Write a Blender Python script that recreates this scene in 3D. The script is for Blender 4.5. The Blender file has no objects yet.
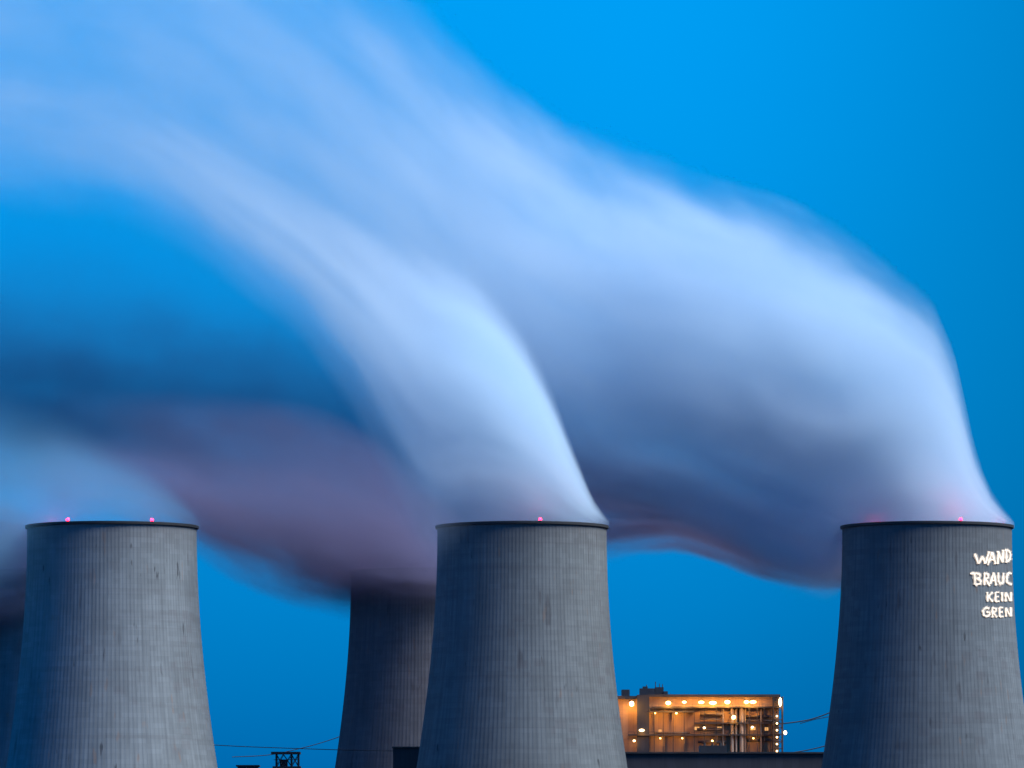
import bpy, bmesh, math, random
from mathutils import Vector
random.seed(4)
S = bpy.context.scene
COL = S.collection
R = math.radians

# ------------------------------------------------------------------ camera
F = 6000.0            # focal length in pixels of a 1024 px wide picture
HOR = 892.0           # row of the horizon (camera level, lens shifted up)
HC = 2.0              # camera height
cd = bpy.data.cameras.new('camera')
cam = bpy.data.objects.new('camera', cd); COL.objects.link(cam)
cam.location = (0, 0, HC); cam.rotation_euler = (R(90), 0, 0)
cd.sensor_width = 36.0; cd.lens = F / 1024 * 36.0
cd.shift_y = (HOR - 384) / 1024
cd.clip_start = 1.0; cd.clip_end = 120000
S.camera = cam

# ------------------------------------------------------------------ sky
SUN_EL, SUN_AZ = 50.0, 105.0     # azimuth measured from +Y (view direction) towards +X
w = bpy.data.worlds.new('World'); S.world = w; w.use_nodes = True
nt = w.node_tree; N = nt.nodes; L = nt.links
for n in list(N): N.remove(n)
sky = N.new('ShaderNodeTexSky'); sky.sky_type = 'NISHITA'; sky.sun_disc = False
sky.sun_elevation = R(SUN_EL); sky.sun_rotation = R(SUN_AZ); sky.ozone_density = 4.0; sky.dust_density = 0.4
tc = N.new('ShaderNodeTexCoord'); sx = N.new('ShaderNodeSeparateXYZ'); L.new(tc.outputs['Generated'], sx.inputs[0])
rp = N.new('ShaderNodeValToRGB'); L.new(sx.outputs['Z'], rp.inputs[0])
e = rp.color_ramp.elements
e[0].position = 0.0; e[0].color = (0.0, .165, .86, 1)
e[1].position = 0.15; e[1].color = (0.0, .88, 1.62, 1)
x = e.new(0.45); x.color = (0.0, .95, 2.0, 1)
x = e.new(1.0); x.color = (0.0, .6, 1.5, 1)
mx = N.new('ShaderNodeMix'); mx.data_type = 'RGBA'; mx.blend_type = 'MULTIPLY'; mx.inputs[0].default_value = 1
L.new(sky.outputs[0], mx.inputs[6]); L.new(rp.outputs[0], mx.inputs[7])
bg = N.new('ShaderNodeBackground'); bg.inputs[1].default_value = 0.071
mr = N.new('ShaderNodeMapRange'); mr.interpolation_type = 'SMOOTHSTEP'      # the glow fades towards the right
L.new(sx.outputs['X'], mr.inputs[0]); mr.inputs[1].default_value = .015; mr.inputs[2].default_value = .12; mr.inputs[3].default_value = 1; mr.inputs[4].default_value = .60
mz = N.new('ShaderNodeMix'); mz.data_type = 'RGBA'; mz.blend_type = 'MULTIPLY'; mz.inputs[0].default_value = 1
L.new(mx.outputs[2], mz.inputs[6]); L.new(mr.outputs[0], mz.inputs[7]); L.new(mz.outputs[2], bg.inputs[0])
wo = N.new('ShaderNodeOutputWorld'); L.new(bg.outputs[0], wo.inputs[0])

# ------------------------------------------------------------------ last glow of the evening (broad sun)
sd = bpy.data.lights.new('sun', 'SUN'); sun = bpy.data.objects.new('sun', sd); COL.objects.link(sun)
sd.energy = 4.6; sd.angle = R(36); sd.color = (.96, .98, 1.0)
dirv = Vector((math.sin(R(SUN_AZ)) * math.cos(R(SUN_EL)), math.cos(R(SUN_AZ)) * math.cos(R(SUN_EL)), math.sin(R(SUN_EL))))
sun.rotation_euler = dirv.to_track_quat('Z', 'Y').to_euler()

vs = S.view_settings
vs.view_transform = 'Standard'; vs.look = 'None'; vs.exposure = 0.5; vs.gamma = 1; vs.use_curve_mapping = False
S.render.engine = 'CYCLES'
cy = S.cycles
cy.max_bounces = 7; cy.diffuse_bounces = 2; cy.glossy_bounces = 2; cy.volume_bounces = 5; cy.transparent_max_bounces = 16
cy.use_denoising = True
cy.volume_step_rate = 1.0; cy.volume_max_steps = 256
cy.use_adaptive_sampling = True; cy.adaptive_threshold = 0.02

# ------------------------------------------------------------------ helpers
def at(px, py, Y):
    return Vector(((px - 512) * Y / F, Y, HC + (HOR - py) * Y / F))

def tag(o, label=None, cat=None, group=None, kind=None):
    if label: o['label'] = label
    if cat: o['category'] = cat
    if group: o['group'] = group
    if kind: o['kind'] = kind
    return o

def empty(name, loc):
    o = bpy.data.objects.new(name, None); COL.objects.link(o); o.location = loc
    return o

def link(name, bm, mat, parent=None, smooth=False):
    me = bpy.data.meshes.new(name); bm.normal_update(); bm.to_mesh(me); bm.free()
    if mat: me.materials.append(mat)
    if smooth:
        me.polygons.foreach_set('use_smooth', [True] * len(me.polygons))
    o = bpy.data.objects.new(name, me); COL.objects.link(o)
    if parent: o.parent = parent
    return o

def box(bm, x0, x1, y0, y1, z0, z1):
    v = [bm.verts.new((x, y, z)) for z in (z0, z1) for y in (y0, y1) for x in (x0, x1)]
    for f in ((0, 2, 3, 1), (4, 5, 7, 6), (0, 1, 5, 4), (2, 6, 7, 3), (0, 4, 6, 2), (1, 3, 7, 5)):
        bm.faces.new([v[i] for i in f])

def tube(bm, pts, r, n=8, cap=True):
    rings = []
    for i, p in enumerate(pts):
        p = Vector(p)
        d = (Vector(pts[min(i + 1, len(pts) - 1)]) - Vector(pts[max(i - 1, 0)])).normalized()
        u = d.cross(Vector((0, 0, 1)))
        if u.length < 1e-3: u = d.cross(Vector((0, 1, 0)))
        u.normalize(); k = d.cross(u)
        rings.append([bm.verts.new(p + (u * math.cos(a) + k * math.sin(a)) * r) for a in [2 * math.pi * j / n for j in range(n)]])
    for a, b in zip(rings, rings[1:]):
        for j in range(n):
            bm.faces.new((a[j], a[(j + 1) % n], b[(j + 1) % n], b[j]))
    if cap:
        bm.faces.new(rings[0][::-1]); bm.faces.new(rings[-1])

def ball(bm, c, r, sz=1.0):
    g = bmesh.ops.create_icosphere(bm, subdivisions=2, radius=r)
    for v in g['verts']:
        v.co = Vector(c) + Vector((v.co.x, v.co.y, v.co.z * sz))

def mat(name, col=(.3, .3, .3), rough=.8, emit=None, estr=0):
    m = bpy.data.materials.new(name); m.use_nodes = True
    b = m.node_tree.nodes['Principled BSDF']
    b.inputs['Base Color'].default_value = (*col, 1); b.inputs['Roughness'].default_value = rough
    if emit:
        b.inputs['Emission Color'].default_value = (*emit, 1); b.inputs['Emission Strength'].default_value = estr
    return m

class NB:
    """small node-writing helper"""
    def __init__(s, m): s.nt = m.node_tree; s.N = s.nt.nodes; s.L = s.nt.links
    def put(s, sock, v):
        if isinstance(v, bpy.types.NodeSocket): s.L.new(v, sock)
        elif v is not None: sock.default_value = v
    def math(s, op, a, b=None, c=None, clamp=False):
        n = s.N.new('ShaderNodeMath'); n.operation = op; n.use_clamp = clamp
        for i, v in enumerate((a, b, c)): s.put(n.inputs[i], v)
        return n.outputs[0]
    def sep(s, v):
        n = s.N.new('ShaderNodeSeparateXYZ'); s.L.new(v, n.inputs[0]); return n.outputs
    def comb(s, a, b, c):
        n = s.N.new('ShaderNodeCombineXYZ')
        for i, v in enumerate((a, b, c)): s.put(n.inputs[i], v)
        return n.outputs[0]
    def noise(s, vec, scale, detail=2, rough=.5):
        n = s.N.new('ShaderNodeTexNoise'); s.L.new(vec, n.inputs['Vector'])
        n.inputs['Scale'].default_value = scale; n.inputs['Detail'].default_value = detail; n.inputs['Roughness'].default_value = rough
        return n.outputs['Fac']
    def ss(s, v, a, b, lo=0.0, hi=1.0):
        n = s.N.new('ShaderNodeMapRange'); n.interpolation_type = 'SMOOTHSTEP'
        s.put(n.inputs[0], v); s.put(n.inputs[1], a); s.put(n.inputs[2], b); s.put(n.inputs[3], lo); s.put(n.inputs[4], hi)
        return n.outputs[0]
    def mixc(s, f, a, b, mode='MIX'):
        n = s.N.new('ShaderNodeMix'); n.data_type = 'RGBA'; n.blend_type = mode
        s.put(n.inputs[0], f)
        s.put(n.inputs[6], a if isinstance(a, bpy.types.NodeSocket) else (*a, 1))
        s.put(n.inputs[7], b if isinstance(b, bpy.types.NodeSocket) else (*b, 1))
        return n.outputs[2]
    def curve(s, v, pts):
        n = s.N.new('ShaderNodeFloatCurve'); s.put(n.inputs['Value'], v)
        c = n.mapping.curves[0]
        c.points[0].location = pts[0]; c.points[1].location = pts[-1]
        for p in pts[1:-1]: c.points.new(*p)
        for p in c.points: p.handle_type = 'VECTOR'
        n.mapping.update()
        return n.outputs[0]

# ------------------------------------------------------------------ materials
def concrete():
    m = mat('weathered_concrete'); b = NB(m); bs = b.N['Principled BSDF']
    tcn = b.N.new('ShaderNodeTexCoord'); oi = b.N.new('ShaderNodeObjectInfo')
    x, y, z = b.sep(tcn.outputs['Object'])
    ang = b.math('ARCTAN2', x, b.math('MULTIPLY', y, -1.0))
    arc = b.math('MULTIPLY', ang, 28.0)
    seed = b.math('MULTIPLY', oi.outputs['Random'], 300.0)
    flat = b.comb(arc, z, seed)
    # lift bands and shutter panels
    br = b.N.new('ShaderNodeTexBrick'); b.L.new(flat, br.inputs['Vector'])
    br.inputs['Scale'].default_value = 1.0; br.inputs['Brick Width'].default_value = 4.5; br.inputs['Row Height'].default_value = 1.5
    br.inputs['Mortar Size'].default_value = .04; br.inputs['Mortar Smooth'].default_value = .3
    br.inputs['Color1'].default_value = (1, 1, 1, 1); br.inputs['Color2'].default_value = (.87, .87, .87, 1); br.inputs['Mortar'].default_value = (.84, .84, .84, 1)
    # long vertical rain streaks
    st = b.noise(b.comb(b.math('MULTIPLY', arc, 1.0), b.math('MULTIPLY', z, .045), seed), .9, 4, .6)
    st2 = b.noise(b.comb(b.math('MULTIPLY', arc, 1.0), b.math('MULTIPLY', z, .16), seed), .33, 3, .55)
    blot = b.noise(flat, .06, 5, .6)
    col = b.mixc(b.ss(st, .3, .75), (.205, .229, .235), (.15, .168, .174))
    col = b.mixc(b.ss(blot, .42, .70, 0, .45), col, (.13, .143, .146))
    # dark seep marks that run down from a joint
    seep = b.math('MULTIPLY', b.ss(st2, .60, .70), b.ss(b.noise(flat, .11, 2), .5, .62))
    col = b.mixc(b.math('MULTIPLY', seep, .65), col, (.10, .10, .105))
    rust = b.math('MULTIPLY', b.ss(b.noise(b.comb(arc, b.math('MULTIPLY', z, .25), b.math('ADD', seed, 40.0)), .5, 2), .66, .76), .35)
    col = b.mixc(rust, col, (.26, .15, .09))
    # short dark weep marks and horizontal day joints
    wp = b.noise(b.comb(b.math('MULTIPLY', arc, 1.0), b.math('MULTIPLY', z, .22), b.math('ADD', seed, 77.0)), .55, 2, .5)
    wz = b.noise(b.comb(b.math('MULTIPLY', arc, .5), z, b.math('ADD', seed, 11.0)), .09, 2, .5)
    col = b.mixc(b.math('MULTIPLY', b.math('MULTIPLY', b.ss(wp, .66, .72), b.ss(wz, .50, .60)), .8), col, (.055, .058, .062))
    bd = b.noise(b.comb(b.math('MULTIPLY', arc, .02), z, seed), .35, 3, .7)
    col = b.mixc(b.ss(bd, .50, .66, 0, .35), col, (.14, .145, .15))
    # repaired square patches
    vo = b.N.new('ShaderNodeTexVoronoi'); vo.distance = 'CHEBYCHEV'; b.L.new(b.comb(arc, b.math('MULTIPLY', z, 1.4), seed), vo.inputs['Vector'])
    vo.inputs['Scale'].default_value = .16
    pat = b.math('MULTIPLY', b.ss(vo.outputs['Distance'], .30, .24), b.ss(b.noise(flat, .05, 1), .54, .58))
    col = b.mixc(b.math('MULTIPLY', pat, .42), col, (.15, .15, .155))
    # darker band under the rim
    col = b.mixc(b.ss(b.math('ADD', z, b.math('MULTIPLY', st, 5.0)), 101.0, 112.5, 0, .55), col, (.13, .13, .135))
    col = b.mixc(1.0, col, br.outputs['Color'], 'MULTIPLY')
    col = b.mixc(1.0, col, oi.outputs['Color'], 'MULTIPLY')      # per-tower tone: puts light and shade differences into the concrete colour
    b.L.new(col, bs.inputs['Base Color']); bs.inputs['Roughness'].default_value = .92
    bs.inputs['Specular IOR Level'].default_value = .25
    return m

def cladding(name, c0, c1, pw=1.2, ph=6.0, rough=.6):
    m = mat(name); b = NB(m); bs = b.N['Principled BSDF']
    tcn = b.N.new('ShaderNodeTexCoord'); x, y, z = b.sep(tcn.outputs['Object'])
    flat = b.comb(b.math('ADD', x, y), z, 0.0)
    br = b.N.new('ShaderNodeTexBrick'); b.L.new(flat, br.inputs['Vector']); br.offset = 0
    br.inputs['Scale'].default_value = 1; br.inputs['Brick Width'].default_value = pw; br.inputs['Row Height'].default_value = ph
    br.inputs['Mortar Size'].default_value = .05
    br.inputs['Color1'].default_value = (*c0, 1); br.inputs['Color2'].default_value = (*c1, 1); br.inputs['Mortar'].default_value = (*[k * .6 for k in c0], 1)
    gr = b.noise(b.comb(b.math('ADD', x, y), b.math('MULTIPLY', z, .2), 3.0), .5, 4, .6)
    col = b.mixc(b.ss(gr, .35, .75, 0, .5), br.outputs['Color'], [k * .45 for k in c0])
    b.L.new(col, bs.inputs['Base Color']); bs.inputs['Roughness'].default_value = rough
    return m

M_conc = concrete()
M_rim = mat('dark_rim_steel', (.025, .027, .03), .7)
M_red = mat('red_beacon_glass', (.3, .01, .02), .3, (1, .012, .05), 12)
M_text = mat('projected_light', (.3, .29, .27), .9, (1, .80, .60), .62)
M_spill = mat('projected_light_spill', (.2, .21, .21), .9, (1, .78, .58), .16)
def rough_light():
    b = NB(M_text); bs = b.N['Principled BSDF']; tcn = b.N.new('ShaderNodeTexCoord')
    n = b.noise(tcn.outputs['Object'], 1.1, 3, .6)
    b.L.new(b.ss(n, .30, .62, .38, .95), bs.inputs['Emission Strength'])
rough_light()
M_dark = cladding('dark_sheet_cladding', (.030, .034, .045), (.022, .026, .036), 1.5, 8)
M_dark2 = cladding('grey_sheet_cladding', (.055, .055, .068), (.045, .045, .058), 2.5, 5)
M_wall = cladding('pale_wall_cladding', (.42, .27, .15), (.33, .20, .11), 2.2, 9)
M_steel = mat('dark_structural_steel', (.04, .036, .036), .6)
M_pipe = mat('insulated_pipe_metal', (.11, .085, .07), .5)
M_lamp = mat('sodium_lamp_glass', (.8, .7, .5), .3, (1, .58, .16), 8)
M_lampw = mat('pale_lamp_glass', (.8, .75, .6), .3, (1, .66, .32), 5)
M_win = mat('lit_window_glass', (.3, .2, .1), .2, (1, .5, .16), .6)
M_cable = mat('cable_aluminium', (.03, .03, .035), .6)

def ground_mat():
    m = mat('plant_ground'); b = NB(m); bs = b.N['Principled BSDF']
    tcn = b.N.new('ShaderNodeTexCoord'); p = tcn.outputs['Object']
    n = b.noise(p, .01, 5, .6); n2 = b.noise(p, .2, 3)
    col = b.mixc(b.ss(n, .4, .6), (.12, .045, .04), (.07, .04, .03))
    col = b.mixc(b.ss(n2, .3, .7, 0, .5), col, (.09, .045, .04))
    b.L.new(col, bs.inputs['Base Color']); bs.inputs['Roughness'].default_value = .95
    return m

# ------------------------------------------------------------------ ground
bm = bmesh.new()
GX = [-40000, -6000, -2500, -800, 0, 800, 2500, 6000, 40000]; GY = [-20000, -2000, 0, 800, 1600, 2400, 4000, 1200, 60000]
gv = [[bm.verts.new((x, y, 0)) for x in GX] for y in GY]
for j in range(len(GY) - 1):
    for i in range(len(GX) - 1):
        bm.faces.new((gv[j][i], gv[j][i + 1], gv[j + 1][i + 1], gv[j + 1][i]))
g = link('ground', bm, ground_mat()); tag(g, 'flat earth ground of the plant', kind='structure')

# ------------------------------------------------------------------ cooling towers
PXM = F / 1765.0                       # pixels per metre at the front row
RIM = HC + (HOR - 527) / PXM           # rim height (m)
A_T, Z_T, B_T = 84.5 / PXM, RIM - 1, 318 / PXM
def prof(z): return A_T * math.sqrt(1 + ((z - Z_T) / B_T) ** 2)

def tower_mesh():
    bm = bmesh.new(); NR = 144; seg = NR * 4
    zs = [RIM * (i / 40) for i in range(41)]
    rows = []
    for z in zs:
        r0 = prof(z); row = []
        for k in range(seg):
            a = 2 * math.pi * (k // 4 + (0, .30, .36, .64)[k % 4]) / NR
            rr = r0 + (0, 0, .03, .03)[k % 4]
            if k % 4 == 0: rr = r0
            row.append(bm.verts.new((rr * math.sin(a), -rr * math.cos(a), z)))
        rows.append(row)
    inner = []
    for z in [RIM, RIM - 4, RIM - 12, RIM - 25, RIM - 45, 30, 0]:
        r0 = prof(z) - .9
        inner.append([bm.verts.new((r0 * math.sin(2 * math.pi * k / seg), -r0 * math.cos(2 * math.pi * k / seg), z)) for k in range(seg)])
    for ro in (rows, ):
        for a, b in zip(ro, ro[1:]):
            for k in range(seg):
                bm.faces.new((a[k], a[(k + 1) % seg], b[(k + 1) % seg], b[k]))
    for a, b in zip([rows[-1]] + inner, inner):
        for k in range(seg):
            bm.faces.new((a[k], a[(k + 1) % seg], b[(k + 1) % seg], b[k]))
    return bm

def rim_mesh():
    bm = bmesh.new(); seg = 240; r = prof(RIM)
    P = [(r + .08, RIM - .62), (r + .6, RIM - .5), (r + .66, RIM + .05), (r + .66, RIM + .26), (r - 1.0, RIM + .26), (r - 1.0, RIM + .01), (r + .07, RIM + .01)]
    rings = [[bm.verts.new((q * math.sin(2 * math.pi * k / seg), -q * math.cos(2 * math.pi * k / seg), z)) for k in range(seg)] for q, z in P]
    rings.append(rings[0])
    for a, b in zip(rings, rings[1:]):
        for k in range(seg):
            bm.faces.new((a[k], a[(k + 1) % seg], b[(k + 1) % seg], b[k]))
    return bm

def beacon(parent, ang, power=1500):
    r = prof(RIM) + .45; x, y = r * math.sin(ang), -r * math.cos(ang)
    bm = bmesh.new(); ball(bm, (0, 0, 0), .5, .9)
    o = link('warning_light', bm, M_red, parent, True); o.location = (x, y, RIM + .75)
    bm = bmesh.new(); tube(bm, [(0, 0, -.5), (0, 0, -.3)], .1, 8); box(bm, -.3, .3, -.3, .3, -.45, -.36)
    link('lamp_post', bm, M_rim, o)
    ld = bpy.data.lights.new('beacon_light', 'POINT'); ld.energy = power; ld.color = (1, .03, .09); ld.shadow_soft_size = .4
    lo = bpy.data.objects.new('beacon_light', ld); COL.objects.link(lo); lo.parent = o; lo.location = (-1.3 * math.sin(ang), 1.3 * math.cos(ang), 1.0)
    return o

tm = tower_mesh(); shell0 = None
def tower(px, Y, label, beacons, shade_tone=(1, 1, 1)):
    global shell0
    t = empty('cooling_tower', ((px - 512) * Y / F, Y, 0))
    tag(t, label, 'cooling tower', 'cooling towers')
    if shell0 is None:
        shell0 = (link('shell', tm, M_conc, None, False), link('rim', rim_mesh(), M_rim))
        cps = shell0
    else:
        cps = []
        for s in shell0:
            c = s.copy(); COL.objects.link(c); cps.append(c)
    for c in cps: c.parent = t
    cps[0].color = (*shade_tone, 1)  # object colour carries the light and shade differences between towers
    for a in beacons: beacon(t, *a)
    return t
def ang(dpx, back=False):
    a = math.asin(max(-1, min(1, dpx / 87.0))); return math.pi - a if back else a
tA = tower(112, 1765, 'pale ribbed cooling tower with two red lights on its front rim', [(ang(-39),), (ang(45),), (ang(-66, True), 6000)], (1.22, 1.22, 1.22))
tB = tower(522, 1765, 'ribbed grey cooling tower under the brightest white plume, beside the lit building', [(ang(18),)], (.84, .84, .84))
tC = tower(927, 1765, 'dark cooling tower with white lettering projected on its side', [(ang(28),), (ang(80, True), 900), (ang(-50, True), 1800)], (.72, .74, .77))  # last beacon is unseen, added to redden the steam's underside
tD = tower(425, 2015, 'purplish cooling tower with hidden rim, partly behind a nearer tower', [(ang(-75, True), 2200), (ang(-30, True), 2200)], (.64, .56, .60))  # both beacons unseen behind the rim, added to tint the steam purple
tE = tower(68, 2015, 'dark cooling tower almost wholly hidden behind the tower with two front lights', [(ang(-60, True), 6000), (ang(-30, True), 4000)])  # unseen rear beacons, added for a pink glow in the steam

# lettering thrown on the right tower by a projector: brush strokes laid on the curved shell
def letters(grow=1.0, lift=.32, out=0.0):
    bm = bmesh.new()
    ST = []   # strokes in picture pixels, each a polyline with a width
    def s(wd, *p): ST.append((wd, p))
    # WAND
    s(2.0, (975, 553.5), (979, 563.8)); s(1.8, (979, 563.8), (983, 556)); s(1.9, (982.6, 556), (986, 563.5)); s(1.9, (986, 563.5), (990, 551.5))
    s(1.9, (988.5, 565.2), (993, 552)); s(1.9, (993, 552), (996.6, 564)); s(1.5, (990.5, 560), (995.5, 559.5))
    s(1.9, (998.8, 564), (999.2, 551)); s(1.8, (999.2, 551.5), (1004, 562)); s(1.9, (1004, 562.5), (1004.6, 549.8))
    s(1.8, (1007.6, 562.6), (1007.8, 550)); s(1.7, (1006.2, 550), (1010.4, 550.6), (1012, 554), (1011.6, 559), (1007.6, 562.4))
    # BRAUC
    s(1.9, (970.2, 573.6), (977, 573)); s(2.0, (975, 573), (975.4, 584.6)); s(1.7, (976, 573), (980.6, 574.4), (980, 577.8), (976, 578.6)); s(1.7, (976, 578.6), (981.2, 580.2), (981, 583.6), (975.2, 584.8))
    s(1.9, (985, 585.2), (985.2, 573)); s(1.7, (984.4, 573), (989, 574), (989, 577.6), (985.4, 579)); s(1.7, (986.4, 579), (990.6, 586))
    s(1.8, (991, 584), (994.6, 572.4)); s(1.8, (994.6, 572.4), (997.2, 585.4)); s(1.5, (993, 580.4), (996.8, 580.4))
    s(1.8, (999.4, 572.6), (999.6, 581), (1001.6, 584), (1004.4, 582.4), (1004.8, 572.8))
    s(1.7, (1013.2, 573.6), (1009.6, 573), (1008.2, 577), (1008.6, 582.6), (1013.4, 584.6))
    # KEIN
    s(1.7, (988, 592), (988.4, 601.6)); s(1.5, (993.6, 592.2), (989, 596.6)); s(1.5, (989, 596.6), (993.8, 601.6))
    s(1.6, (996.4, 592.4), (996.4, 601.4)); s(1.3, (996.4, 592.4), (1000.4, 592.2)); s(1.3, (996.4, 596.8), (1000, 596.6)); s(1.3, (996.4, 601.4), (1000.6, 601.2))
    s(1.6, (1003.2, 592.2), (1003.4, 601.4))
    s(1.6, (1007, 601.4), (1007, 592.2)); s(1.4, (1007, 592.4), (1012.2, 601)); s(1.6, (1012.6, 601.2), (1012.6, 592))
    # GREN
    s(1.6, (990, 608.6), (986.4, 607.4), (983.6, 610.6), (984.4, 615.2), (988, 616.6), (990.4, 614.6), (990.2, 612)); s(1.3, (987, 612), (990.6, 612))
    s(1.6, (993.4, 617.4), (993.2, 607.4)); s(1.4, (993, 607.6), (997.2, 608.6), (996.8, 611.6), (993.6, 612.4)); s(1.4, (994, 612.4), (998, 617.2))
    s(1.6, (1000.6, 607.6), (1000.8, 616.6)); s(1.3, (1000.6, 607.6), (1004.4, 607.6)); s(1.3, (1000.6, 612), (1004, 612)); s(1.3, (1000.8, 616.6), (1004.8, 616.4))
    s(1.6, (1007.4, 616.6), (1007.2, 607.6)); s(1.4, (1007.2, 607.8), (1012, 616.2)); s(1.6, (1012.4, 616.4), (1012.4, 607.2))
    Y = 1765.0
    def on(px, py):
        X = (px - 927) / PXM
        z = HC + (HOR - py) / PXM; q = prof(z) + lift
        X = max(-q * .997, min(q * .997, X))
        for _ in range(3):
            yy = -math.sqrt(q * q - X * X); z = HC + (HOR - py) * (Y + yy) / F
            q = prof(z) + lift
            X = (px - 512) * (Y + yy) / F - (927 - 512) * Y / F
            X = max(-q * .997, min(q * .997, X))
        return Vector((X, -math.sqrt(q * q - X * X), z))
    rnd = random.Random(3)
    for wd, pts in ST:
        pts = [(970 + (p[0] - 970) * .965, p[1]) for p in pts]
        dense = []
        for a, b in zip(pts, pts[1:]):
            n = 5
            for i in range(n): dense.append((a[0] + (b[0] - a[0]) * i / n, a[1] + (b[1] - a[1]) * i / n))
        dense.append(pts[-1])
        prev = None
        for i, p in enumerate(dense):
            q0 = dense[max(i - 1, 0)]; q1 = dense[min(i + 1, len(dense) - 1)]
            dx, dy = q1[0] - q0[0], q1[1] - q0[1]; l = math.hypot(dx, dy) or 1
            h = wd * .46 * grow * (1 + .26 * math.sin(i * 1.7 + wd * 9) + rnd.uniform(-.28, .28))
            nx, ny = -dy / l * h, dx / l * h
            cur = (bm.verts.new(on(p[0] + nx, p[1] + ny)), bm.verts.new(on(p[0] - nx, p[1] - ny)))
            if prev: bm.faces.new((prev[0], prev[1], cur[1], cur[0]))
            prev = cur
    return bm
link('light_spill', letters(2.3, .14), M_spill, tC)
o = link('projected_lettering', letters(), M_text, tC)
o['label'] = 'cream brush lettering WAND BRAUC KEIN GREN projected on the shell'

# ------------------------------------------------------------------ boiler house, lit by its own lamps
YB = 2300.0
def bbox(bm, px0, px1, py0, py1, dy0, dy1, O, Y=YB, ground=False):
    p = at(px0, py1, Y); q = at(px1, py0, Y)
    box(bm, p.x - O.x, q.x - O.x, dy0, dy1, 0 if ground else p.z - O.z, q.z - O.z)
def bpart(name, m, O, parent, boxes, Y=YB, ground=False):
    bm = bmesh.new()
    for b in boxes: bbox(bm, *b, O, Y, ground)
    return link(name, bm, m, parent)
O = Vector((at(710, 0, YB).x, YB, 0))
bh = empty('boiler_house', O); tag(bh, 'tall industrial boiler house lit amber by rows of lamps between two towers', 'building')
wall = bpart('wall', M_wall, O, bh, [(649, 779, 697, 760, 0, 40)], ground=True)
bpart('roof', M_steel, O, bh, [(648, 780, 694.4, 697, -1.2, 41)])
bpart('lift_tower', M_dark, O, bh, [(637, 649.1, 695, 760, -2, 14)], ground=True)
bpart('side_block', M_wall, O, bh, [(612, 637, 699, 760, .5, 34)], ground=True)
bpart('side_roof', M_steel, O, bh, [(612, 637, 696, 699, -.8, 35)])
rp_ = bpart('roof_plant', M_dark, O, bh, [(640, 655, 688, 694.4, 4, 12), (655.5, 664, 686.6, 694.4, 6, 14), (664, 668, 691, 694.4, 3, 9), (622, 630, 689, 696, 6, 15), (643, 648, 686, 688, 5, 9)])
for px, py in ((656, 681), (647, 684), (663, 683.5), (660, 683)):
    bm = bmesh.new(); a = at(px, py, YB) - O; tube(bm, [(a.x, 8, a.z), (a.x, 8, a.z - 3.6)], .16, 6)
    link('mast', bm, M_steel, rp_)
for py, p0, p1 in ((707.5, 652, 779), (712, 649, 694), (723.4, 694, 780), (735.2, 628, 780)):
    ga = bpart('gallery', M_steel, O, bh, [(p0, p1, py - .9, py + .6, -2.6, 0)])
    bm = bmesh.new(); a = at(p0, py - 3.2, YB) - O; c = at(p1, py - 3.2, YB) - O
    tube(bm, [(a.x, -2.5, a.z), (c.x, -2.5, a.z)], .06, 5)
    n = int((c.x - a.x) / 2.5)
    for k in range(n + 1):
        xx = a.x + (c.x - a.x) * k / n; tube(bm, [(xx, -2.5, a.z), (xx, -2.5, a.z - 1.0)], .05, 4)
    link('handrail', bm, M_steel, ga)
# pipes, columns and stair
for px, r in ((723, .35), (732, .7), (736, .45), (741.5, .9), (745, .4), (761, .5)):
    bm = bmesh.new(); a = at(px, 707, YB) - O
    tube(bm, [(a.x, -1.4, a.z), (a.x, -1.4, 8)], r, 12); link('pipe', bm, M_pipe, bh, True)
for px in (654, 663, 673, 684, 694, 704, 716, 749, 757, 764, 770):
    bpart('column', M_steel, O, bh, [(px - .35, px + .35, 708, 760, -2.6, -1.9)], ground=True)
bm = bmesh.new()
for k in range(2):
    a = at(729, 735 - 12 * k, YB) - O; c = at(738, 724 - 12 * k, YB) - O
    if k: a, c = at(738, 723.4, YB) - O, at(729, 713, YB) - O
    for dy in (-3.4, -2.7): tube(bm, [(a.x, dy, a.z), (c.x, dy, c.z)], .14, 5)
    for i in range(12):
        p = a.lerp(c, (i + .5) / 12); box(bm, p.x - .15, p.x + .15, -3.4, -2.7, p.z - .04, p.z + .04)
link('stair', bm, M_steel, bh)
# horizontal duct on the upper wall and small ducts
for p0, p1, py, r in ((700, 724, 714, .8), (746, 772, 716.5, .5), (697, 722, 729.5, .6), (700, 721, 719.5, .3), (750, 772, 721, .35), (655, 690, 733, .3), (698, 726, 742, .5), (748, 772, 740, .55)):
    bm = bmesh.new(); a = at(p0, py, YB) - O; c = at(p1, py, YB) - O; tube(bm, [(a.x, -.9, a.z), (c.x, -.9, a.z)], r, 10)
    link('duct', bm, M_pipe, bh, True)
for px, py, ww in ((697, 728.4, 5), (719.5, 728.4, 4.5), (753, 728.4, 5), (766.5, 729, 3.5), (660, 731, 3), (640.5, 729, 0)):
    if not ww: continue
    fr = bpart('window', M_win, O, bh, [(px - ww / 2, px + ww / 2, py - 1.7, py + 1.7, -.12, -.02)])
    bpart('window_frame', M_steel, O, fr, [(px - ww / 2 - .3, px + ww / 2 + .3, py + 1.7, py + 2, -.25, -.005), (px - ww / 2 - .3, px + ww / 2 + .3, py - 2, py - 1.7, -.25, -.005), (px - .12, px + .12, py - 1.7, py + 1.7, -.22, -.125)])
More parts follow.
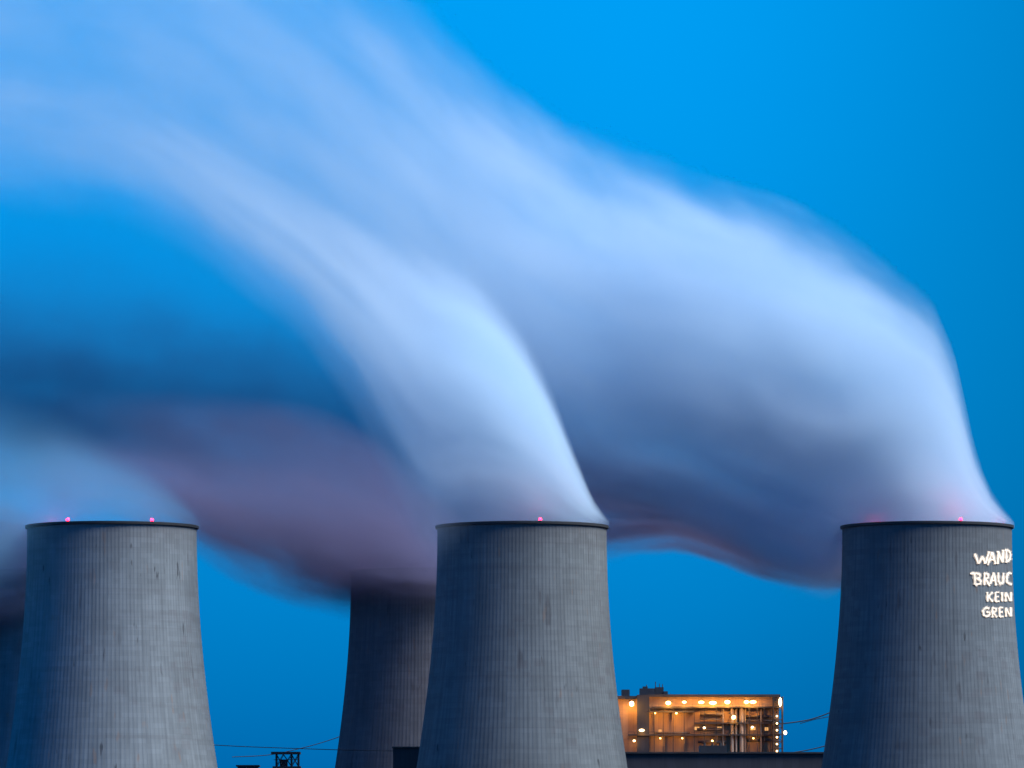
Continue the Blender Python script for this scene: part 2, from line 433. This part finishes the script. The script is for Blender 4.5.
# stair tower of open steel at the right end with a lamp on each landing
bm = bmesh.new()
for px in (773, 782):
    for dy in (-5, -.5):
        a = at(px, 697, YB) - O; box(bm, a.x - .25, a.x + .25, dy, dy + .4, 0, a.z)
for k, py in enumerate((701, 708, 720, 727.5, 734.5, 741.5, 748.5, 755)):
    a = at(773, py, YB) - O; c = at(782, py, YB) - O; box(bm, a.x, c.x, -5, -.5, a.z - .1, a.z + .12)
    d = at(773, py + 7, YB) - O
    tube(bm, [(a.x, -4.6, d.z), (c.x, -4.6, a.z)] if k % 2 else [(a.x, -4.6, a.z), (c.x, -4.6, d.z)], .12, 5)
link('stair_tower', bm, M_steel, bh)

def lamp(px, py, dy, rx, rz, m, power, col=(1, .42, .06)):
    p = at(px, py, YB) - O
    bm = bmesh.new(); bmesh.ops.create_uvsphere(bm, u_segments=16, v_segments=10, radius=1.0)
    for v in bm.verts: v.co = (v.co.x * rx, v.co.y * min(rx, .6), v.co.z * rz)
    o = link('lamp', bm, m, bh, True); o.location = (p.x, dy, p.z)
    bm = bmesh.new(); box(bm, -rx * .9, rx * .9, -.4, .4, rz + .02, rz + .22); box(bm, -.08, .08, .4, -dy if -dy > .5 else .5, rz + .05, rz + .2)
    link('lamp_bracket', bm, M_steel, o)
    if power:
        ld = bpy.data.lights.new('lamp_light', 'POINT'); ld.energy = power * .85; ld.color = col; ld.shadow_soft_size = .5
        lo = bpy.data.objects.new('lamp_light', ld); COL.objects.link(lo); lo.parent = o; lo.location = (0, -.9, -rz - .3)
for px, rx, pw in ((668, 1.0, 1700), (684, .8, 1500), (701, 1.1, 2000), (712.5, 1.4, 2200), (727, 1.1, 2000), (746, .9, 1300), (752.5, 1.3, 1500)):
    lamp(px, 702.8 + .5 * math.sin(px), -3.6, rx, .6 + .15 * math.cos(px * 3), M_lamp, pw)
lamp(631.5, 704, -3.6, .9, 1.0, M_lampw, 3000)
lamp(779.5, 702.5, -5.8, .6, 1.7, M_lampw, 500)
for py in (716.5, 723.8, 730.6, 737.6, 744.4, 751.4): lamp(776.3, py, -5.6, .36, .36, M_lampw, 110)
lamp(784.6, 733, -5.6, .6, .8, M_lampw, 0)
lamp(733.3, 717.5, -3.0, .8, .8, M_lamp, 600)
lamp(641.5, 730.5, -3.2, 1.0, .5, M_lampw, 350)
lamp(704, 728, -3.2, .5, .4, M_lampw, 260); lamp(752, 727.4, -3.2, .5, .4, M_lampw, 260); lamp(634, 741, -3.2, .5, .4, M_lampw, 380)
lamp(676, 713.5, -4.2, .4, .3, M_lamp, 1400); lamp(655, 713.5, -4.2, .25, .2, M_lamp, 1200); lamp(712, 741, -3.2, .4, .3, M_lamp, 300)
for px, pw in ((660, 500), (682, 420), (753, 320)): lamp(px, 738.5, -3.4, .3, .25, M_lamp, pw)  # extra lamps added to brighten the lower wall

# ------------------------------------------------------------------ low dark buildings
YT = 1900.0
O = Vector((at(728, 0, YT).x, YT, 0))
th = empty('turbine_hall', O); tag(th, 'long low dark hall in front of the lit building', 'building')
bpart('wall', M_dark2, O, th, [(622, 845, 753.6, 800, 0, 60)], YT, True)
bpart('roof', M_dark, O, th, [(621.5, 845.5, 752, 753.6, -.8, 61)], YT)
bpart('roof_house', M_dark, O, th, [(700, 727, 745.4, 752, .5, 12)], YT)
for px in (705, 713, 721):
    bm = bmesh.new(); a = at(px, 745.4, YT) - O; tube(bm, [(a.x, 5, a.z), (a.x, 5, a.z + .9)], .35, 10)
    link('roof_vent', bm, M_steel, th)
YX = 1860.0
O = Vector((at(410, 0, YX).x, YX, 0))
b2 = empty('block_building', O); tag(b2, 'small black flat roofed building squeezed beside the brightest plume tower', 'building')
bpart('wall', M_dark, O, b2, [(393, 440, 748, 800, 0, 25)], YX, True)
bpart('roof', M_steel, O, b2, [(392, 441, 746.6, 748, -.6, 26)], YX)
YS = 1900.0
O = Vector((at(247, 0, YS).x, YS, 0))
b3 = empty('transformer_house', O); tag(b3, 'dark low roof just showing at the bottom edge left of the steel gantry', 'building')
bpart('wall', M_dark, O, b3, [(237.5, 257.5, 766.4, 800, 0, 9)], YS, True)
bpart('roof', M_steel, O, b3, [(236, 259, 765, 766.4, -.5, 10)], YS)
# steel gantry
O = Vector((at(286, 0, YS).x, YS, 0))
ga = empty('steel_gantry', O); tag(ga, 'dark open steel frame with a flat platform between two towers', 'gantry')
bpart('platform', M_steel, O, ga, [(271.5, 300.5, 752, 754.2, -4, 4)], YS)
bpart('lower_deck', M_steel, O, ga, [(273, 301, 766.5, 768.5, -4, 4)], YS)
for px in (276.5, 291.5, 298.5):
    for dy in (-3.2, 3.2):
        a = at(px, 754.2, YS) - O; bm = bmesh.new(); box(bm, a.x - .22, a.x + .22, dy - .22, dy + .22, 0, a.z); link('leg', bm, M_steel, ga)
def brace(p, q):
    bm = bmesh.new(); tube(bm, [p, q], .11, 5); link('brace', bm, M_steel, ga)
for p0, p1 in ((276.5, 283.5), (283.5, 291.5), (291.5, 298.5)):
    for dy in (-3.2, 3.2):
        a = at(p0, 754.5, YS) - O; c = at(p1, 766.5, YS) - O
        brace((a.x, dy, a.z), (c.x, dy, c.z)); brace((a.x, dy, c.z), (c.x, dy, a.z))
a = at(274, 760, YS) - O; c = at(300, 760, YS) - O; brace((a.x, -3.2, a.z), (c.x, -3.2, a.z))
bm = bmesh.new(); a = at(280, 752, YS) - O; c = at(287.5, 757, YS) - O; box(bm, a.x, c.x, -2, 2, c.z - 3.2, c.z - .9)
link('cable_box', bm, M_dark, ga)

# ------------------------------------------------------------------ overhead cables
def cable(pts, Y0, Y1, r, label):
    n = len(pts); P = []
    for i in range((n - 1) * 10 + 1):
        k = min(i // 10, n - 2); f = i / 10 - k
        p0, p1, p2, p3 = pts[max(k - 1, 0)], pts[k], pts[k + 1], pts[min(k + 2, n - 1)]
        q = [.5 * (2 * p1[j] + (p2[j] - p0[j]) * f + (2 * p0[j] - 5 * p1[j] + 4 * p2[j] - p3[j]) * f * f + (3 * p1[j] - p0[j] - 3 * p2[j] + p3[j]) * f ** 3) for j in (0, 1)]
        P.append(at(q[0], q[1], Y0 + (Y1 - Y0) * i / ((n - 1) * 10)))
    bm = bmesh.new(); O = P[0].copy(); tube(bm, [p - O for p in P], r, 6)
    o = link('power_cable', bm, M_cable); o.location = O
    tag(o, label, 'cable', 'overhead cables')
cable([(200, 744), (240, 746.4), (300, 748.6), (345, 750), (400, 751)], 1870, 1870, .13, 'long nearly level thin cable behind the steel gantry')
cable([(232, 757), (268, 755), (300, 748.5), (330, 740), (365, 727)], 2150, 2150, .15, 'thin cable rising to the purplish tower above the steel gantry')
cable([(778, 724), (795, 722.2), (812, 719), (830, 712.5), (852, 702)], 2460, 2460, .27, 'upper thick cable rising from the lit building to the lettered tower')
cable([(800, 723.5), (815, 719.4), (832, 716), (852, 711)], 2460, 2460, .17, 'faint middle cable just under the upper cable by the lettered tower')
cable([(790, 753), (808, 750), (830, 744.5), (856, 735)], 2460, 2460, .24, 'lowest short cable above the roof of the low dark hall')

# ------------------------------------------------------------------ steam plumes
def lerp(pts, x):
    for (a, u), (b, v) in zip(pts, pts[1:]):
        if a >= x >= b or a <= x <= b:
            f = (x - a) / (b - a) if a != b else 0
            return u + (v - u) * f
    return pts[0][1] if abs(x - pts[0][0]) < abs(x - pts[-1][0]) else pts[-1][1]

def plume(label, cpx, Y0, drift, top, bot, yh, dens, seed, edge=.45, edgeb=None, streak=.78, rag=1.0, tilt=None, dip=None, offs=0.0, tint=(.70, .865, .98)):
    """top / bot: outline of the plume as (picture x, picture y) going downwind; yh: half depth in m by picture x; dens: density per metre by picture x"""
    O = at(cpx, 524 if Y0 < 1900 else 568, Y0)
    x0, x1 = top[0][0], top[-1][0]
    n = 72; smp = []
    for i in range(n + 1):
        u = i / n; u = u ** 1.35
        px = x0 + (x1 - x0) * u
        yd = offs + drift * (cpx - px) * Y0 / F if px < cpx else offs
        Yd = Y0 + yd; X = (px - 512) * Yd / F - O.x
        zt = HC + (HOR - lerp(top, px)) * Yd / F - O.z; zb = HC + (HOR - lerp(bot, px)) * Yd / F - O.z
        zm, zh = (zt + zb) / 2, (zt - zb) / 2 * 1.12; smp.append((X, yd, zm + zh, zm - zh, lerp(yh, px) * 1.12, lerp(dens, px)))
    xr, xl = smp[0][0], smp[-1][0]; Ln = xr - xl
    zlo = min(s[3] for s in smp); zhi = max(s[2] for s in smp); zr = zhi - zlo
    ymax = max(abs(s[1]) for s in smp) + 1; hmax = max(s[4] for s in smp); dmax = max(s[5] for s in smp)
    # shell mesh
    bm = bmesh.new(); rings = []; K = 28
    for X, yd, zt, zb, h, d in smp:
        mz, hz = (zt + zb) / 2, max((zt - zb) / 2, .3)
        rings.append([bm.verts.new((X, yd + h * math.cos(2 * math.pi * k / K), mz + hz * math.sin(2 * math.pi * k / K))) for k in range(K)])
    for a, b in zip(rings, rings[1:]):
        for k in range(K): bm.faces.new((a[k], a[(k + 1) % K], b[(k + 1) % K], b[k]))
    bm.faces.new(rings[0]); bm.faces.new(rings[-1][::-1])
    bmesh.ops.recalc_face_normals(bm, faces=bm.faces[:])
    m = bpy.data.materials.new('steam'); m.use_nodes = True
    b = NB(m); b.N.remove(b.N['Principled BSDF'])
    tcn = b.N.new('ShaderNodeTexCoord'); x, y, z = b.sep(tcn.outputs['Object'])
    t = b.math('DIVIDE', b.math('SUBTRACT', xr, x), Ln, clamp=True)
    def cv(f):
        return b.curve(t, [(max(0, min(1, (xr - s[0]) / Ln)), f(s)) for s in smp[::2]])
    mid = b.math('MULTIPLY_ADD', cv(lambda s: ((s[2] + s[3]) / 2 - zlo) / zr), zr, zlo)
    hz = b.math('MAXIMUM', b.math('MULTIPLY', cv(lambda s: (s[2] - s[3]) / 2 / zr), zr), .3)
    yc = b.math('MULTIPLY_ADD', cv(lambda s: (s[1] / ymax + 1) / 2), 2 * ymax, -ymax)
    yw = b.math('MAXIMUM', b.math('MULTIPLY', cv(lambda s: s[4] / hmax), hmax), .3)
    dn = b.math('MULTIPLY', cv(lambda s: s[5] / dmax), dmax)
    v = b.math('DIVIDE', b.math('SUBTRACT', z, mid), hz)
    wv = b.math('DIVIDE', b.math('SUBTRACT', y, yc), yw)
    # silky streaks drawn out along the wind: noise is sampled in the plume's own coordinates
    tl = b.math('MULTIPLY', t, Ln / 130.0)
    n1 = b.noise(b.comb(b.math('ADD', tl, seed), v, wv), 1.5, 2, .45)
    n2 = b.noise(b.comb(b.math('ADD', b.math('MULTIPLY', t, Ln / 120.0), seed + 9), b.math('MULTIPLY', v, 2.6), b.math('MULTIPLY', wv, 2.2)), 1.6, 3, .5)
    n3 = b.noise(b.comb(b.math('ADD', b.math('MULTIPLY', t, Ln / 42.0), seed + 21), b.math('MULTIPLY', v, 2.4), b.math('MULTIPLY', wv, 2.0)), 1.5, 3, .55)
    r = b.math('SQRT', b.math('ADD', b.math('MULTIPLY', v, v), b.math('MULTIPLY', wv, wv)))
    rr = b.math('ADD', b.math('MULTIPLY', r, 1.12), b.math('ADD', b.math('MULTIPLY', b.math('SUBTRACT', .5, n1), .65 * rag), b.math('MULTIPLY', b.math('SUBTRACT', .5, n3), .52 * rag)))
    fall = b.ss(rr, 1.0, b.ss(v, -.6, .5, 1.0 - (edgeb or edge), 1.0 - edge))
    fall = b.math('MULTIPLY', fall, b.ss(r, 1.0, .93))
    st = b.ss(n2, .30, .66, 1.0 - streak, 1.0)
    st = b.math('MULTIPLY', st, b.ss(n3, .30, .62, 1.0 - .45 * rag, 1.1))
    if dip: st = b.math('MULTIPLY', st, b.ss(b.math('ADD', v, b.math('MULTIPLY', b.math('SUBTRACT', n1, .5), .9)), dip[0], dip[1], .02, 1.0))
    if tilt: st = b.math('MULTIPLY', st, b.ss(v, -1.0, tilt, .06, 1.0))
    veil = b.math('MULTIPLY', b.ss(b.math('ADD', r, b.math('MULTIPLY', b.math('SUBTRACT', .5, n3), .5)), 1.0, .70), b.ss(r, 1.0, .9, 0.0, .05))
    den = b.math('MULTIPLY', b.math('ADD', b.math('MULTIPLY', fall, st), veil), dn)
    pv = b.N.new('ShaderNodeVolumePrincipled')
    pv.inputs['Color'].default_value = (*tint, 1); pv.inputs['Anisotropy'].default_value = 0.0
    b.L.new(den, pv.inputs['Density'])
    b.L.new(pv.outputs[0], b.N['Material Output'].inputs['Volume'])
    o = link('steam_plume', bm, m, None, True); o.location = O
    tag(o, label, 'steam', 'steam plumes')
    return o

# right tower
WIND = 0.35      # metres the wind carries the steam away from the camera for each metre it carries it left
plume('broad steam plume rising from the lettered tower and sweeping across the top', 927, 1765, .75,
      [(1014, 520), (998, 503), (984, 482), (972, 445), (962, 395), (950, 345), (930, 305), (900, 280), (850, 245), (800, 222), (750, 202), (700, 184), (640, 162), (600, 144), (550, 116), (500, 80), (450, 32), (400, -15), (300, -90), (150, -150), (-160, -170)],
      [(1014, 530), (960, 545), (880, 555), (850, 580), (835, 592), (800, 588), (760, 572), (720, 553), (680, 535), (640, 528), (600, 525), (540, 505), (460, 470), (380, 390), (300, 320), (200, 260), (100, 220), (-160, 200)],
      [(1014, 4), (998, 12), (970, 20), (927, 27), (841, 33), (700, 40), (500, 50), (300, 66), (-160, 80)],
      [(1014, .06), (985, .28), (927, .30), (850, .28), (750, .18), (600, .080), (500, .05), (450, .03), (380, .016), (300, .009), (100, .005), (-100, .004), (-160, 0)], 3.0, edge=.62, edgeb=.3)
# middle tower
plume('bright white plume bending left from the tower beside the lit building', 522, 1765, -.15,
      [(609, 520), (594, 500), (583, 475), (569, 440), (552, 392), (530, 345), (502, 306), (472, 276), (432, 248), (385, 221), (335, 197), (290, 172), (245, 145), (200, 117), (150, 88), (100, 66), (0, 50), (-160, 40)],
      [(609, 530), (560, 545), (470, 552), (445, 575), (428, 570), (405, 530), (385, 480), (355, 415), (300, 340), (250, 300), (200, 262), (150, 230), (100, 210), (0, 185), (-160, 170)],
      [(609, 4), (594, 12), (570, 20), (522, 27), (437, 34), (300, 44), (100, 58), (-160, 70)],
      [(609, .06), (585, .40), (522, .40), (450, .18), (400, .085), (350, .045), (300, .03), (200, .016), (100, .007), (0, .004), (-100, .003), (-160, 0)], 17.0, edge=.7, edgeb=1.0, tilt=.8)
# left tower
plume('low plume tinted blue for shade, over the tower with two front lights', 112, 1765, -.1,
      [(201, 521), (190, 503), (170, 482), (140, 457), (100, 432), (60, 410), (20, 392), (-60, 360), (-160, 330)],
      [(201, 530), (160, 545), (60, 552), (30, 590), (10, 625), (-60, 640), (-160, 640)],
      [(201, 4), (190, 12), (160, 20), (112, 27), (25, 34), (-160, 50)],
      [(201, .016), (170, .024), (112, .018), (25, .014), (-60, .009), (-140, .03), (-160, 0)], 31.0, streak=.1, rag=.25, edge=.8, tint=(.30, .70, .92))  # blue tint puts shade into this steam
# rear steam: shade is put into the tints, two of the plumes are added
plume('steam with shade in its purple grey tint, hanging around the hidden rim of the farther tower', 425, 2015, WIND,
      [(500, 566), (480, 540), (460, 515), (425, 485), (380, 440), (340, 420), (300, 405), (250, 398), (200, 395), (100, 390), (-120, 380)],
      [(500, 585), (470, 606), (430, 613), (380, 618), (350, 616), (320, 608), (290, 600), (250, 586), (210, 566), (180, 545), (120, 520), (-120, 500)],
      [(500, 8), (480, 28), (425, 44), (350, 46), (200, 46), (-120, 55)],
      [(500, .10), (460, .34), (400, .30), (350, .20), (250, .12), (180, .075), (110, .025), (40, .004), (-60, .002), (-120, 0)], 47.0, edge=1.0, edgeb=.55, tilt=None, dip=(.45, -.75), offs=-12.0, tint=(.265, .25, .385))  # tint darkened to put shade and mauve light into the steam
plume('added dark blue vapour standing in for shaded steam left of the brightest plume tower', 545, 2350, WIND,
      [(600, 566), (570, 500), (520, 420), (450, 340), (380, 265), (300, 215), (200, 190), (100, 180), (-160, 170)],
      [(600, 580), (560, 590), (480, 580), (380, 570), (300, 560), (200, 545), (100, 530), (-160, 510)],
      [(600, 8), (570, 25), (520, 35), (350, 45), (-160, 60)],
      [(600, .02), (540, .045), (450, .042), (300, .036), (150, .034), (-100, .032), (-160, 0)], 81.0, edge=1.0, edgeb=.5, streak=.3, dip=(.75, -.5), tint=(.03, .11, .27))  # added plume without a source tower, its absorbing tint stands for shade
plume('added mauve steam that tints the shaded underside of the broad plume left of the lettered tower', 905, 1830, WIND,
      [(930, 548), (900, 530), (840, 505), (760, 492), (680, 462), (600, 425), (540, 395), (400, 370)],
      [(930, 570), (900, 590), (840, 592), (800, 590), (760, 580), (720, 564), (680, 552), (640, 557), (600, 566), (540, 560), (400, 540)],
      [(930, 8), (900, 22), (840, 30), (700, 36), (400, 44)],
      [(930, .05), (880, .2), (800, .19), (720, .13), (640, .08), (560, .05), (470, .02), (400, 0)], 111.0, edge=.9, edgeb=.35, offs=-8.0, tint=(.40, .30, .43))  # added plume, mauve tint stands for the reddish shade under the broad plume
plume('steam at the left edge with shade in its dark tint, around the almost hidden tower', 68, 2015, WIND,
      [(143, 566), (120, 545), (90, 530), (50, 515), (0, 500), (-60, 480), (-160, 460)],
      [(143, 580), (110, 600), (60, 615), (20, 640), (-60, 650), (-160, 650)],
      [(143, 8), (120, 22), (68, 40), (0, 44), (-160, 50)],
      [(143, .08), (100, .2), (0, .18), (-80, .08), (-160, 0)], 63.0, edge=.8, edgeb=.7, offs=-10.0, tint=(.13, .17, .29))  # shade is put into the steam by the dark tint
